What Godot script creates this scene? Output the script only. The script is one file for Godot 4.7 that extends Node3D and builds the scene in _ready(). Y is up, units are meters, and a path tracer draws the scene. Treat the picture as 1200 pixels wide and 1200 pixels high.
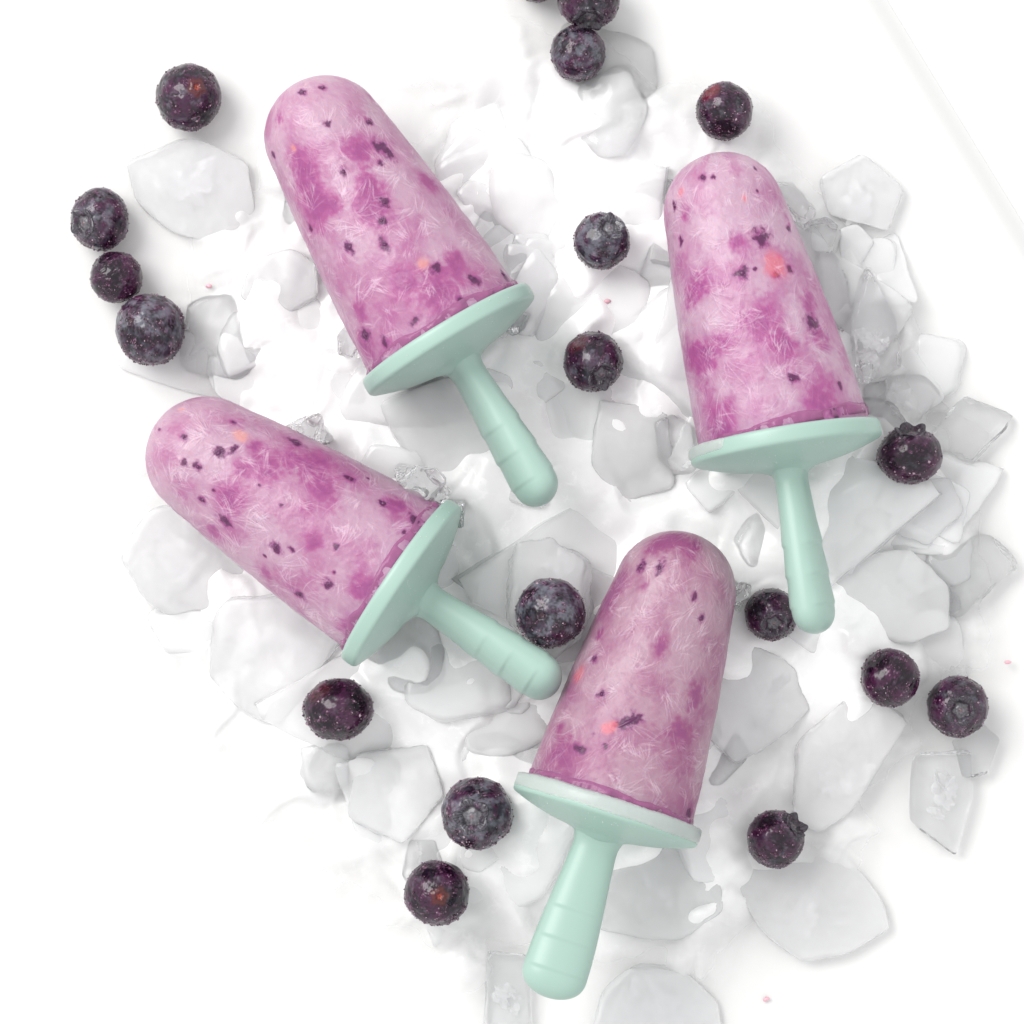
extends Node3D

# Scale: 0.2 mm of the place to one unit of the 1200-unit frame, measured 20 mm above the board.
const CAM_Y := 0.9
const REF_Y := 0.02
const U := 0.0002

var rng := RandomNumberGenerator.new()
var n_lump := FastNoiseLite.new()
var n_fine := FastNoiseLite.new()
var n_soft := FastNoiseLite.new()
var n_cell := FastNoiseLite.new()
var n_edge := FastNoiseLite.new()
var names := {}
var M := {}


# ---------------------------------------------------------------- helpers
func at(px: float, py: float, y: float) -> Vector3:
	var s := (CAM_Y - y) / (CAM_Y - REF_Y)
	return Vector3((px - 600.0) * U * s, y, (py - 600.0) * U * s)


func numbered(called: String) -> String:
	if not names.has(called):
		names[called] = 0
		return called
	names[called] += 1
	return "%s_%03d" % [called, names[called]]


func thing(called: String, label: String, category: String, where: Vector3, group := "") -> Node3D:
	var o := Node3D.new()
	o.name = numbered(called)
	add_child(o, true)
	o.position = where
	o.set_meta("label", label)
	o.set_meta("category", category)
	if group:
		o.set_meta("group", group)
	return o


func obj(called: String, mesh: Mesh, mat: Material, parent: Node = self) -> MeshInstance3D:
	var o := MeshInstance3D.new()
	o.name = numbered(called) if parent == self else called
	o.mesh = mesh
	o.material_override = mat
	parent.add_child(o, true)
	return o


func tag(o: Node, label: String, category: String, group := "") -> void:
	o.set_meta("label", label)
	o.set_meta("category", category)
	if group:
		o.set_meta("group", group)


# A sheet of rows of points made into a mesh with smooth normals; front faces outwards of "inside".
func skin(v: PackedVector3Array, nu: int, nv: int, wrap: bool, cols := PackedColorArray(), uvs := PackedVector2Array(), inside := Vector3.ZERO) -> ArrayMesh:
	var idx := PackedInt32Array()
	var last := nu if wrap else nu - 1
	for j in nv - 1:
		for i in last:
			var a := j * nu + i
			var b := j * nu + (i + 1) % nu
			var c := a + nu
			var d := b + nu
			idx.append_array([a, b, c, b, d, c])
	return solid(v, idx, cols, uvs, inside)


func solid(v: PackedVector3Array, idx: PackedInt32Array, cols := PackedColorArray(), uvs := PackedVector2Array(), inside := Vector3.ZERO) -> ArrayMesh:
	var vol := 0.0
	var norm := PackedVector3Array()
	norm.resize(v.size())
	for k in range(0, idx.size(), 3):
		var a := v[idx[k]]
		var n := (v[idx[k + 2]] - a).cross(v[idx[k + 1]] - a)
		vol += n.dot(a - inside)
		norm[idx[k]] += n
		norm[idx[k + 1]] += n
		norm[idx[k + 2]] += n
	if vol < 0.0:
		for k in range(0, idx.size(), 3):
			var t := idx[k + 1]
			idx[k + 1] = idx[k + 2]
			idx[k + 2] = t
		for k in norm.size():
			norm[k] = -norm[k]
	for k in norm.size():
		norm[k] = norm[k].normalized() if norm[k].length_squared() > 1e-30 else Vector3.UP
	var arr := []
	arr.resize(Mesh.ARRAY_MAX)
	arr[Mesh.ARRAY_VERTEX] = v
	arr[Mesh.ARRAY_NORMAL] = norm
	arr[Mesh.ARRAY_INDEX] = idx
	if cols.size():
		arr[Mesh.ARRAY_COLOR] = cols
	if uvs.size():
		arr[Mesh.ARRAY_TEX_UV] = uvs
	var m := ArrayMesh.new()
	m.add_surface_from_arrays(Mesh.PRIMITIVE_TRIANGLES, arr)
	return m


func joined(list: Array) -> ArrayMesh:
	var v := PackedVector3Array()
	var n := PackedVector3Array()
	var ix := PackedInt32Array()
	for e in list:
		var a: Array = e[0].surface_get_arrays(0)
		var t: Transform3D = e[1]
		var first := v.size()
		v.append_array(t * (a[Mesh.ARRAY_VERTEX] as PackedVector3Array))
		n.append_array(Transform3D(t.basis.orthonormalized(), Vector3.ZERO) * (a[Mesh.ARRAY_NORMAL] as PackedVector3Array))
		for k in a[Mesh.ARRAY_INDEX]:
			ix.append(k + first)
	var arr := []
	arr.resize(Mesh.ARRAY_MAX)
	arr[Mesh.ARRAY_VERTEX] = v
	arr[Mesh.ARRAY_NORMAL] = n
	arr[Mesh.ARRAY_INDEX] = ix
	var m := ArrayMesh.new()
	m.add_surface_from_arrays(Mesh.PRIMITIVE_TRIANGLES, arr)
	return m


func mat(c: Color, rough: float) -> StandardMaterial3D:
	var m := StandardMaterial3D.new()
	m.albedo_color = c
	m.roughness = rough
	return m


func noise_tex(size: int, freq: float, sd: int, octaves := 4) -> NoiseTexture2D:
	var f := FastNoiseLite.new()
	f.seed = sd
	f.frequency = freq
	f.fractal_octaves = octaves
	var t := NoiseTexture2D.new()
	t.width = size
	t.height = size
	t.seamless = true
	t.noise = f
	return t


# frosty and clearer parts of the ice, with pale hairline cracks: the colour of the ice itself
func cloud_tex() -> ImageTexture:
	var f := FastNoiseLite.new()
	f.seed = 61
	f.frequency = 0.006
	f.fractal_octaves = 5
	f.domain_warp_enabled = true
	f.domain_warp_amplitude = 40.0
	var a := f.get_seamless_image(768, 768).get_data()
	f.fractal_type = FastNoiseLite.FRACTAL_RIDGED
	f.fractal_octaves = 2
	f.frequency = 0.009
	var b := f.get_seamless_image(768, 768).get_data()
	var out := PackedByteArray()
	out.resize(768 * 768)
	for k in out.size():
		var v := lerpf(0.905, 0.955, smoothstep(0.25, 0.75, a[k] / 255.0))
		v = lerpf(v, 0.975, smoothstep(0.82, 0.98, b[k] / 255.0) * 0.8)
		out[k] = int(v * 255.0)
	return ImageTexture.create_from_image(Image.create_from_data(768, 768, false, Image.FORMAT_L8, out))


func ice_mat(c: Color, alpha: float, rough: float, bump: float, scatter := 0.0) -> StandardMaterial3D:
	var m := mat(Color(c.r, c.g, c.b, alpha), rough)
	if scatter > 0.0:
		m.transparency = BaseMaterial3D.TRANSPARENCY_ALPHA   # cloudy ice: a bright veil, light passes
	else:
		m.refraction_enabled = true
		m.refraction_scale = 0.031
	if bump > 0.0:
		m.heightmap_enabled = true
		m.heightmap_texture = M.ripple
		m.heightmap_scale = bump
		m.uv1_triplanar = true
		m.uv1_world_triplanar = true
		m.uv1_scale = Vector3.ONE * 14.0
	return m


# ---------------------------------------------------------------- ice
# Height of the heap of crushed ice above the board, at a point of the ground.
func bed_h(x: float, z: float) -> float:
	var p := Vector2(x, z) / U
	var q := Vector2((p.x - 70.0) / 585.0, (p.y + 5.0) / 640.0)
	var r := q.length() + 0.14 * n_edge.get_noise_2d(p.x * 0.22, p.y * 0.22)
	var past := (p.x - 416.0) * 0.854 - (p.y + 600.0) * 0.520   # across the board's edge
	var mask := (1.0 - smoothstep(0.45, 1.10, r)) * (1.0 - smoothstep(-210.0, -30.0, past))
	var h := 0.0105 + 0.0030 * n_soft.get_noise_2d(p.x * 0.007, p.y * 0.007)
	return mask * h - 0.0006


func bed_detail(x: float, z: float) -> float:
	var p := Vector2(x, z) / U
	var w := Vector2(n_soft.get_noise_2d(p.x * 0.012, p.y * 0.012), n_soft.get_noise_2d(p.x * 0.012 + 50.0, p.y * 0.012)) * 24.0
	n_cell.cellular_return_type = FastNoiseLite.RETURN_CELL_VALUE
	var cell := n_cell.get_noise_2d(p.x + w.x, p.y + w.y)
	n_cell.cellular_return_type = FastNoiseLite.RETURN_DISTANCE2_SUB
	var gap := n_cell.get_noise_2d(p.x + w.x, p.y + w.y) + 1.0
	var tilt := cell * 4.0
	var slope := sin(tilt * 5.0 + p.x * 0.028) * cos(tilt * 3.0 + p.y * 0.024)
	return (0.0012 * cell + 0.0007 * slope) * smoothstep(0.0, 0.3, gap) + 0.0004 * n_soft.get_noise_2d(p.x * 0.02, p.y * 0.02)


# A rounded convex lump bounded by planes (normal, distance).
func convex(planes: Array, ext: Vector3, nu: int, nv: int, p: float, amp: float, sd: float) -> ArrayMesh:
	var v := PackedVector3Array()
	for j in nv:
		var th := PI * j / (nv - 1)
		for i in nu:
			var ph := TAU * i / nu
			var d := (Vector3(sin(th) * cos(ph), cos(th), sin(th) * sin(ph)) * ext).normalized()
			var s := 0.0
			for e in planes:
				var k: float = d.dot(e[0])
				if k > 0.0:
					s += pow(k / e[1], p)
			var r := pow(s, -1.0 / p)
			var q := d * r
			var w := q * 110.0 + Vector3(sd, sd * 1.7, 0.0)
			r += amp * (0.2 + 0.8 * sin(th) * sin(th)) * (n_lump.get_noise_3dv(w) * 1.8 + n_edge.get_noise_3dv(w * 100.0) * 0.5)
			v.append(d * r)
	return skin(v, nu, nv, true)


func shard(a: float, h: float, b: float, sides: int, nu := 28, nv := 18) -> ArrayMesh:
	var planes := []
	var off := rng.randf() * TAU
	for k in sides:
		var ang := off + TAU * (k + rng.randf_range(-0.28, 0.28)) / sides
		var n := Vector3(cos(ang), rng.randf_range(-0.35, 0.45), sin(ang)).normalized()
		planes.append([n, (Vector3(n.x * a, 0, n.z * b)).length() * rng.randf_range(0.75, 1.0)])
	planes.append([Vector3(rng.randf_range(-0.25, 0.25), 1, rng.randf_range(-0.25, 0.25)).normalized(), h])
	planes.append([Vector3(rng.randf_range(-0.4, 0.4), 1, rng.randf_range(-0.4, 0.4)).normalized(), h * 1.15])
	planes.append([Vector3.DOWN, h])
	return convex(planes, Vector3(a, h, b), nu, nv, 13.0, minf(h, minf(a, b)) * 0.14, rng.randf() * 99.0)


# A slab of ice whose outline (convex, in frame units) is given; it lies in the heap with its top "rise" above it.
func slab(outline: Array, rise: float, thick: float, tilt: Vector2, m: Material, label: String, round_p := 22.0) -> void:
	var c := Vector2.ZERO
	for q in outline:
		c += q
	c /= outline.size()
	var g := at(c.x, c.y, 0.012)
	rise *= 0.75 if rise < 0.006 else 1.0
	thick *= 1.0 if m == M.ice_clear else 0.65
	if rise < 0.006:
		thick = minf(thick, maxf(0.0042, bed_h(g.x, g.z) + 0.001))
	var y := maxf(bed_h(g.x, g.z), 0.0) + rise - thick * 0.5
	y = maxf(y, thick * 0.5 + 0.0004)
	var o := at(c.x, c.y, y)
	var planes := []
	var ext := Vector3(0.001, thick * 0.5, 0.001)
	for k in outline.size():
		var p0 := at(outline[k].x, outline[k].y, y) - o
		var p1 := at(outline[(k + 1) % outline.size()].x, outline[(k + 1) % outline.size()].y, y) - o
		var e := p1 - p0
		var n := Vector3(e.z, 0, -e.x).normalized()
		if n.dot(p0) < 0.0:
			n = -n
		var lean := 0.25 * sin(k * 2.3 + c.x)
		var d := n.dot(p0)
		planes.append([(n + Vector3.UP * lean).normalized(), d / sqrt(1.0 + lean * lean)])
		ext.x = maxf(ext.x, absf(p0.x))
		ext.z = maxf(ext.z, absf(p0.z))
	planes.append([Vector3(tilt.x, 1, tilt.y).normalized(), thick * 0.5])
	planes.append([Vector3(tilt.x + 0.16 * sin(c.y), 1, tilt.y - 0.16 * cos(c.x)).normalized(), thick * 0.53])
	planes.append([Vector3.DOWN, thick * 0.5])
	var me := convex(planes, ext, 84, 44, round_p, thick * 0.07, c.x * 0.13)
	var r := obj("ice_chunk", me, m)
	r.position = o
	tag(r, label, "ice", "chunks of ice in the crushed ice")
	# pale fractures inside the larger pieces
	if ext.x + ext.z < 0.016:
		return
	for q in 7:
		var flat := q < 2
		var turn := rng.randf() * TAU
		var lean := rng.randf_range(0.05, 0.22) if flat else rng.randf_range(0.35, 0.9)
		var dir := Vector3(cos(turn), 0, sin(turn))
		var across := Vector3(-dir.z * cos(lean), sin(lean), dir.x * cos(lean))
		var c0 := Vector3(rng.randf_range(-0.35, 0.35) * ext.x, -thick * rng.randf_range(-0.05, 0.15), rng.randf_range(-0.35, 0.35) * ext.z)
		var half := rng.randf_range(0.34, 0.62) * minf(ext.x, ext.z) * (1.0 if flat else 0.8)
		var wide := half * rng.randf_range(0.5, 0.9) if flat else minf(half, thick * 0.40)
		var cv := PackedVector3Array()
		for j in 6:
			for i in 40:
				var a := TAU * i / 40.0
				var rr := (0.02 + 0.196 * j) * (0.8 + 0.55 * n_lump.get_noise_2d(cos(a) * 0.9 + q * 7.0 + c.x, sin(a) * 0.9) + 0.11 * n_fine.get_noise_2d(cos(a) * 4.0 + q, sin(a) * 4.0))
				var p := dir * cos(a) * rr * half + across * sin(a) * rr * wide
				p += dir.cross(across) * minf(thick * 0.1, 0.0009) * n_lump.get_noise_3dv(p * 190.0 + Vector3(c.x + q * 3.0, 0, 0)) * 1.6
				p += c0
				p.y = clampf(p.y, -thick * 0.42, thick * 0.42)
				cv.append(p)
		obj("fracture", skin(cv, 40, 6, true, PackedColorArray(), PackedVector2Array(), Vector3(0, -1, 0)), M.crack, r)


func build_ice() -> void:
	# the heap itself
	var n := 420
	var half := 0.150
	var v := PackedVector3Array()
	var depth := PackedColorArray()
	for j in n:
		for i in n:
			var x := (2.0 * i / (n - 1) - 1.0) * half
			var z := (2.0 * j / (n - 1) - 1.0) * half
			var h := bed_h(x, z)
			if h > -0.0004:
				h += bed_detail(x, z) * smoothstep(-0.0004, 0.005, h)
			v.append(Vector3(x, h, z))
			depth.append(Color(1, 1, 1, smoothstep(-0.0004, 0.0085, h)))
	var idx := PackedInt32Array()
	for j in n - 1:
		for i in n - 1:
			var a := j * n + i
			if maxf(maxf(v[a].y, v[a + 1].y), maxf(v[a + n].y, v[a + n + 1].y)) > -0.0005:
				idx.append_array([a, a + 1, a + n, a + 1, a + n + 1, a + n])
	var bed := obj("crushed_ice", solid(v, idx, depth, PackedVector2Array(), Vector3(0, -5, 0)), M.bed)
	tag(bed, "heap of white crushed ice spread over the board under the popsicles", "ice")
	bed.set_meta("kind", "stuff")
	# loose pieces too small and too alike to tell apart
	var kinds := []
	for k in 18:
		kinds.append(shard(rng.randf_range(0.8, 1.4) * 0.009, rng.randf_range(0.25, 0.4) * 0.009, rng.randf_range(0.5, 1.0) * 0.009, rng.randi_range(4, 7), 56, 30))
	var milky := []
	var clear := []
	for k in 100:
		var a := rng.randf() * TAU
		var rr := sqrt(rng.randf()) * 0.98
		var x := (60.0 + cos(a) * rr * 500.0) * U
		var z := (-5.0 + sin(a) * rr * 540.0) * U
		var s := (0.9 + 1.6 * pow(rng.randf(), 1.3)) * (1.0 - 0.35 * rr)
		var b := Basis.from_euler(Vector3(rng.randf_range(-0.11, 0.11), rng.randf() * TAU, rng.randf_range(-0.11, 0.11)))* Basis.from_scale(Vector3(s, s * 0.75, s))
		var h := bed_h(x, z)
		if h < 0.002:
			continue
		(milky if k % 5 else clear).append([kinds[k % kinds.size()], Transform3D(b, Vector3(x, h - 0.0019 * s, z))])
	var o1 := obj("ice_rubble", joined(milky), M.ice_cloud)
	tag(o1, "milky white shards of ice half sunk all over the heap", "ice")
	o1.set_meta("kind", "stuff")
	var o2 := obj("ice_rubble", joined(clear), M.ice_clear)
	tag(o2, "clear glassy slivers of ice scattered through the heap", "ice")
	o2.set_meta("kind", "stuff")


func v2(a: Array) -> Array:
	var r := []
	for k in range(0, a.size(), 2):
		r.append(Vector2(a[k], a[k + 1]))
	return r


func build_chunks() -> void:
	var mk: Material = M.ice_milky
	var cl: Material = M.ice_clear
	var gy: Material = M.ice_grey
	slab(v2([178, 594, 140, 650, 166, 700, 205, 722, 285, 704, 352, 640, 300, 590]), 0.003, 0.012, Vector2(0.05, 0.05), mk, "flat pale ice slab jutting out below the left popsicle's rounded tip")
	slab(v2([272, 698, 246, 738, 244, 788, 282, 832, 336, 852, 372, 800, 410, 760, 340, 690]), 0.003, 0.013, Vector2(-0.1, 0.08), mk, "angular pale ice slab under the left popsicle's lower side, left of its disc")
	slab(v2([440, 470, 470, 530, 520, 570, 640, 596, 672, 540, 610, 470, 520, 440]), 0.0015, 0.010, Vector2(0.04, 0.06), gy, "wide grey ice slab under the handle of the upper left popsicle")
	slab(v2([828, 780, 832, 868, 862, 896, 905, 872, 950, 830, 930, 780, 880, 752]), 0.004, 0.013, Vector2(0.1, -0.03), mk, "smooth rounded ice chunk beside the right flank of the lowest popsicle")
	slab(v2([932, 870, 928, 962, 962, 976, 1000, 950, 1022, 915, 1066, 846, 1010, 800]), 0.005, 0.014, Vector2(0.12, 0.1), mk, "large thick ice chunk with a shaded lower right edge above the crowned berry")
	slab(v2([846, 1010, 890, 1092, 938, 1126, 1000, 1116, 1044, 1088, 1036, 1056, 988, 994, 900, 985]), 0.0018, 0.013, Vector2(0.05, 0.05), mk, "broad pointed ice slab below the berry with a black crown")
	slab(v2([1014, 314, 994, 372, 1004, 446, 1036, 446, 1052, 436, 1048, 380]), 0.006, 0.012, Vector2(0.1, 0.0), cl, "tall glassy pointed shard right of the right popsicle's flank")
	slab(v2([952, 300, 955, 350, 985, 390, 997, 350, 990, 318, 970, 296]), 0.006, 0.011, Vector2(0.1, 0.0), cl, "rounded clear ice piece tucked against the right popsicle's flank")
	slab(v2([1010, 452, 1018, 520, 1058, 512, 1104, 462, 1082, 440, 1040, 440]), 0.005, 0.012, Vector2(0.0, -0.1), cl, "clear angular ice chunk above the berry beside the right popsicle's disc")
	slab(v2([972, 664, 968, 742, 1056, 756, 1112, 732, 1112, 684, 1070, 646, 1010, 650]), 0.003, 0.012, Vector2(0.03, 0.03), gy, "flat grey ice slab right of the right popsicle's handle end")
	slab(v2([690, 1000, 700, 1090, 790, 1104, 850, 1060, 840, 1000, 770, 985]), 0.0014, 0.012, Vector2(-0.05, 0.1), mk, "frosted ice slab right of the lowest popsicle's handle")
	slab(v2([708, 1158, 688, 1230, 850, 1230, 842, 1172, 800, 1136, 744, 1130]), 0.0014, 0.011, Vector2(0.02, 0.08), mk, "square-sided ice slab cut by the lower edge, right of the handle end")
	slab(v2([572, 1115, 566, 1225, 622, 1225, 618, 1120]), 0.002, 0.010, Vector2(-0.05, 0.0), cl, "narrow clear ice sliver cut by the lower edge, left of the handle end")
	slab(v2([148, 190, 160, 240, 205, 274, 262, 288, 300, 250, 290, 190, 220, 160]), 0.0027, 0.012, Vector2(-0.1, 0.1), mk, "rounded white ice slab between the upper left berry and the string of three berries")
	slab(v2([1072, 884, 1068, 965, 1120, 1002, 1140, 935, 1138, 880]), 0.002, 0.009, Vector2(0.06, 0.04), cl, "thin nearly invisible ice flake below the rightmost berry")
	slab(v2([1118, 866, 1130, 912, 1158, 905, 1172, 866, 1150, 845]), 0.003, 0.009, Vector2(0.0, 0.1), cl, "small clear lump of ice touching the rightmost berry from below")
	slab(v2([768, 500, 770, 535, 792, 552, 815, 535, 812, 498, 792, 486]), 0.007, 0.011, Vector2(-0.1, 0.0), cl, "glassy rounded ice pebble left of the right popsicle's disc")
	slab(v2([396, 390, 400, 415, 420, 420, 432, 400, 412, 375]), 0.010, 0.012, Vector2(-0.1, 0.1), cl, "tiny clear ice piece at the lower left corner of the upper left popsicle")
	slab(v2([335, 500, 350, 515, 378, 518, 384, 500, 362, 488]), 0.017, 0.017, Vector2(0.1, -0.1), cl, "clear ice crumb on the upper flank of the left popsicle")
	slab(v2([464, 556, 478, 580, 512, 592, 526, 576, 500, 548, 480, 544]), 0.021, 0.021, Vector2(0.1, -0.1), cl, "clear frosty ice lump behind the left popsicle's disc top")
	slab(v2([524, 592, 530, 618, 544, 610, 545, 592]), 0.016, 0.016, Vector2(0.1, 0.0), cl, "small clear chip of ice stuck beside the left popsicle's disc")
	slab(v2([590, 372, 592, 388, 614, 384, 622, 368, 608, 364]), 0.012, 0.014, Vector2(0.1, 0.0), cl, "small glassy chip right of the upper left popsicle's disc")
	slab(v2([908, 214, 918, 250, 942, 272, 950, 240, 930, 216]), 0.011, 0.013, Vector2(0.1, 0.0), cl, "crackled clear ice crumb by the right popsicle's upper flank")
	slab(v2([944, 262, 950, 292, 978, 296, 986, 270, 964, 258]), 0.007, 0.010, Vector2(0.1, 0.0), cl, "rough clear ice crumb above the rounded clear piece by the right popsicle")
	slab(v2([1004, 424, 1008, 446, 1022, 446, 1024, 428]), 0.014, 0.010, Vector2(0.1, 0.0), cl, "sparkling ice bead at the right popsicle's base, next to the glassy shard")
	slab(v2([856, 690, 860, 716, 872, 710, 876, 688, 866, 680]), 0.012, 0.014, Vector2(0.1, 0.0), cl, "clear ice bead between the lowest popsicle and the berry under the handle")
	slab(v2([348, 872, 352, 908, 372, 930, 410, 920, 412, 880, 380, 866]), 0.003, 0.009, Vector2(-0.1, 0.05), cl, "clear curled-edge ice flake below the dark oval berry")
	slab(v2([478, 985, 470, 1020, 486, 1040, 520, 1010, 510, 985]), 0.002, 0.008, Vector2(-0.1, 0.05), cl, "faint clear flake of ice between the two lower berries")
	slab(v2([600, 640, 590, 720, 640, 775, 690, 730, 690, 660, 640, 630]), 0.011, 0.020, Vector2(0.0, 0.0), mk, "ice chunk holding up the bluish berry between handle and popsicle")
	slab(v2([300, 300, 280, 345, 320, 380, 372, 350, 370, 310, 336, 290]), 0.0009, 0.010, Vector2(-0.1, 0.1), mk, "pale ice piece left of the upper left popsicle's flank")
	slab(v2([700, 470, 690, 540, 730, 590, 790, 570, 780, 480]), 0.002, 0.010, Vector2(0.0, 0.06), gy, "grey ice slab left of the right popsicle, under the two middle berries")
	slab(v2([1050, 560, 1040, 620, 1090, 640, 1130, 600, 1110, 560]), 0.003, 0.010, Vector2(0.1, 0.0), mk, "white ice piece just below the berry with two lobes")
	slab(v2([420, 880, 410, 960, 470, 990, 520, 930, 500, 870]), 0.002, 0.010, Vector2(-0.06, 0.03), mk, "white ice slab between the dark oval berry and the berry with a frosted crown")
	slab(v2([960, 210, 970, 250, 1040, 270, 1060, 220, 1010, 180]), 0.002, 0.010, Vector2(0.1, -0.05), mk, "white ice slab near the board's edge, right of the right popsicle's tip")


# ---------------------------------------------------------------- popsicles
const TW := 1024
const TH := 640
const BODY_LEN := 372.0   # length of the profile of the body, base to tip, in frame units


# radius and distance from the base at a share t of the profile
func body_profile(t: float, rb: float, rt: float, c: float) -> Vector2:
	var tilt := asin((rb - rt) / c)
	var straight := (c + rt * sin(tilt))
	var arc := rt * (PI / 2 - tilt)
	var s := t * (straight + arc)
	if s < straight:
		var k := s / straight
		return Vector2(lerpf(rb, rt * cos(tilt), k) + 3.0 * sin(k * PI), s)
	var a := tilt + (s - straight) / rt
	return Vector2(rt * cos(a), c + rt * sin(a))


func paint_body(feats: Array, sd: int, tone: Array) -> Array:
	var r := RandomNumberGenerator.new()
	r.seed = sd
	var white := PackedFloat32Array()
	var stain := PackedFloat32Array()
	var dark := PackedFloat32Array()
	var red := PackedFloat32Array()
	for a in [white, stain, dark, red]:
		a.resize(TW * TH)
	# colour that has run out of the berry pieces
	for f in feats:
		var cx: float = f[0] * TW
		var cy: float = f[1] * TH
		var rad: float = f[2] / 0.56
		var kind: int = f[3]
		if kind == 4:
			continue
		var blobs := 3 if kind == 0 else 0 if kind == 5 else 4
		for b in blobs:
			var ox := cx + r.randf_range(-0.8, 0.8) * rad * (0.9 if kind == 1 else 0.45)
			var oy := cy + r.randf_range(-0.8, 0.8) * rad * (0.9 if kind == 1 else 0.45)
			var reach := rad * r.randf_range(1.4, 2.6) * (1.5 if kind == 1 else 1.0)
			var amt := r.randf_range(0.36, 0.62)
			for y in range(maxi(0, int(oy - reach)), mini(TH, int(oy + reach) + 1)):
				for x in range(int(ox - reach), int(ox + reach) + 1):
					var d := Vector2(x - ox, y - oy).length() / reach
					if d < 1.0:
						var k := y * TW + posmod(x, TW)
						var w := (1.0 - d) * (1.0 - d) * amt * clampf(1.0 + 0.9 * n_lump.get_noise_2d(x * 0.045 + sd * 31.0, y * 0.045), 0.1, 1.9)
						if kind == 2:
							red[k] += w * 1.3
						else:
							stain[k] += w
		if kind == 0 or kind == 5:
			for lobe in 2:
				var lx := cx + r.randf_range(-0.7, 0.7) * rad * lobe
				var ly := cy + r.randf_range(-0.7, 0.7) * rad * lobe
				var lr := rad * (1.3 - 0.35 * lobe) * r.randf_range(0.85, 1.1)
				var reach := lr * 1.9
				var squash := r.randf_range(0.7, 1.35)
				for y in range(maxi(0, int(ly - reach)), mini(TH, int(ly + reach) + 1)):
					for x in range(int(lx - reach), int(lx + reach) + 1):
						var d := Vector2((x - lx) * squash, (y - ly) / squash).length() / lr
						d += 0.7 * n_lump.get_noise_2d(x * 0.05 + sd * 17.0, y * 0.05) + 0.12 * n_fine.get_noise_2d(x * 0.3, y * 0.3 + sd)
						var w := 1.0 - smoothstep(0.15, 1.4, d)
						var k := y * TW + posmod(x, TW)
						dark[k] = maxf(dark[k], w * 0.85)
	# feathers of ice crystals
	for c in 620:
		var cx := r.randf() * TW
		var cy := r.randf() * TH
		var base_a := r.randf() * TAU
		var spread := r.randf_range(0.25, 1.1)
		var power := r.randf_range(0.06, 0.38)
		var len0 := r.randf_range(16.0, 74.0)
		var bend := r.randf_range(-0.02, 0.02)
		for q in r.randi_range(5, 17):
			var a := base_a + r.randf_range(-spread, spread)
			var p := Vector2(cx + r.randf_range(-7, 7), cy + r.randf_range(-7, 7))
			var steps := int(len0 * r.randf_range(0.5, 1.2))
			var neg := -0.5 if r.randf() < 0.22 else 1.0
			for t in steps:
				a += bend
				p += Vector2(cos(a), sin(a))
				if p.y < 1 or p.y >= TH - 1:
					break
				var fade := sin(PI * (t + 1.0) / (steps + 1.0)) * power * neg
				var k := int(p.y) * TW + posmod(int(p.x), TW)
				white[k] += fade
				var across := 1 if absf(sin(a)) > 0.7 else TW
				white[mini(k + across, TW * TH - 1)] += fade * 0.75
				white[maxi(k - across, 0)] += fade * 0.45
	# short bright needles and pits
	for c in 500:
		var a := r.randf() * TAU
		var p := Vector2(r.randf() * TW, r.randf() * TH)
		var pw := r.randf_range(-0.35, 0.75)
		for t in r.randi_range(2, 9):
			p += Vector2(cos(a), sin(a))
			if p.y >= 1 and p.y < TH - 1:
				white[int(p.y) * TW + posmod(int(p.x), TW)] += pw
	var pale := Vector3(tone[0], tone[1], tone[2])
	var mag := Vector3(tone[3], tone[4], tone[5])
	var deep := Vector3(0.20, 0.030, 0.15)
	var black := Vector3(0.075, 0.009, 0.058)
	var col := PackedByteArray()
	col.resize(TW * TH * 3)
	var hgt := PackedByteArray()
	hgt.resize(TW * TH)
	var f1 := FastNoiseLite.new()
	f1.seed = sd
	f1.frequency = 0.0072
	f1.fractal_octaves = 4
	f1.domain_warp_enabled = true
	f1.domain_warp_amplitude = 60.0
	var big := f1.get_image(TW, TH).get_data()
	f1.seed = sd + 7
	f1.frequency = 0.03
	f1.domain_warp_amplitude = 18.0
	var mid := f1.get_image(TW, TH).get_data()
	var lut := PackedByteArray()
	for k in 1025:
		lut.append(int(clampf(255.0 * Color(k / 1024.0, 0, 0).linear_to_srgb().r, 0, 255)))
	for k in TW * TH:
		var along := float(k / TW) / TH
		var b := big[k] / 255.0
		var m := mid[k] / 255.0
		var s := clampf((b - 0.42) * 1.35 + 0.20 + (m - 0.5) * 0.28 + stain[k] * 0.95 + 0.22 * maxf(0.0, 1.0 - along * 7.0) - 0.28 * maxf(0.0, along * 2.2 - 1.2), 0.0, 1.6)
		var c := pale.lerp(mag, minf(s, 1.0))
		if s > 1.0:
			c = c.lerp(deep, (s - 1.0) * 0.75)
		c = c.lerp(deep, clampf(dark[k] * 1.3, 0.0, 0.95))
		c = c.lerp(black, 0.9 * smoothstep(0.38, 0.8, dark[k]))
		if red[k] > 0.0:
			c = c.lerp(Vector3(0.62, 0.09, 0.11) if tone[6] > 0.5 else Vector3(0.64, 0.26, 0.18), clampf(red[k] * 0.6, 0.0, 0.52))
		var w := clampf(white[k], -0.6, 0.85)
		if w > 0.0:
			c = c.lerp(Vector3(0.72, 0.59, 0.68), w * 0.42 * (1.0 - clampf(dark[k], 0.0, 0.8)))
		else:
			c *= 1.0 + w * 0.42
		col[k * 3] = lut[int(clampf(c.x, 0, 1) * 1024)]
		col[k * 3 + 1] = lut[int(clampf(c.y, 0, 1) * 1024)]
		col[k * 3 + 2] = lut[int(clampf(c.z, 0, 1) * 1024)]
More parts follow.
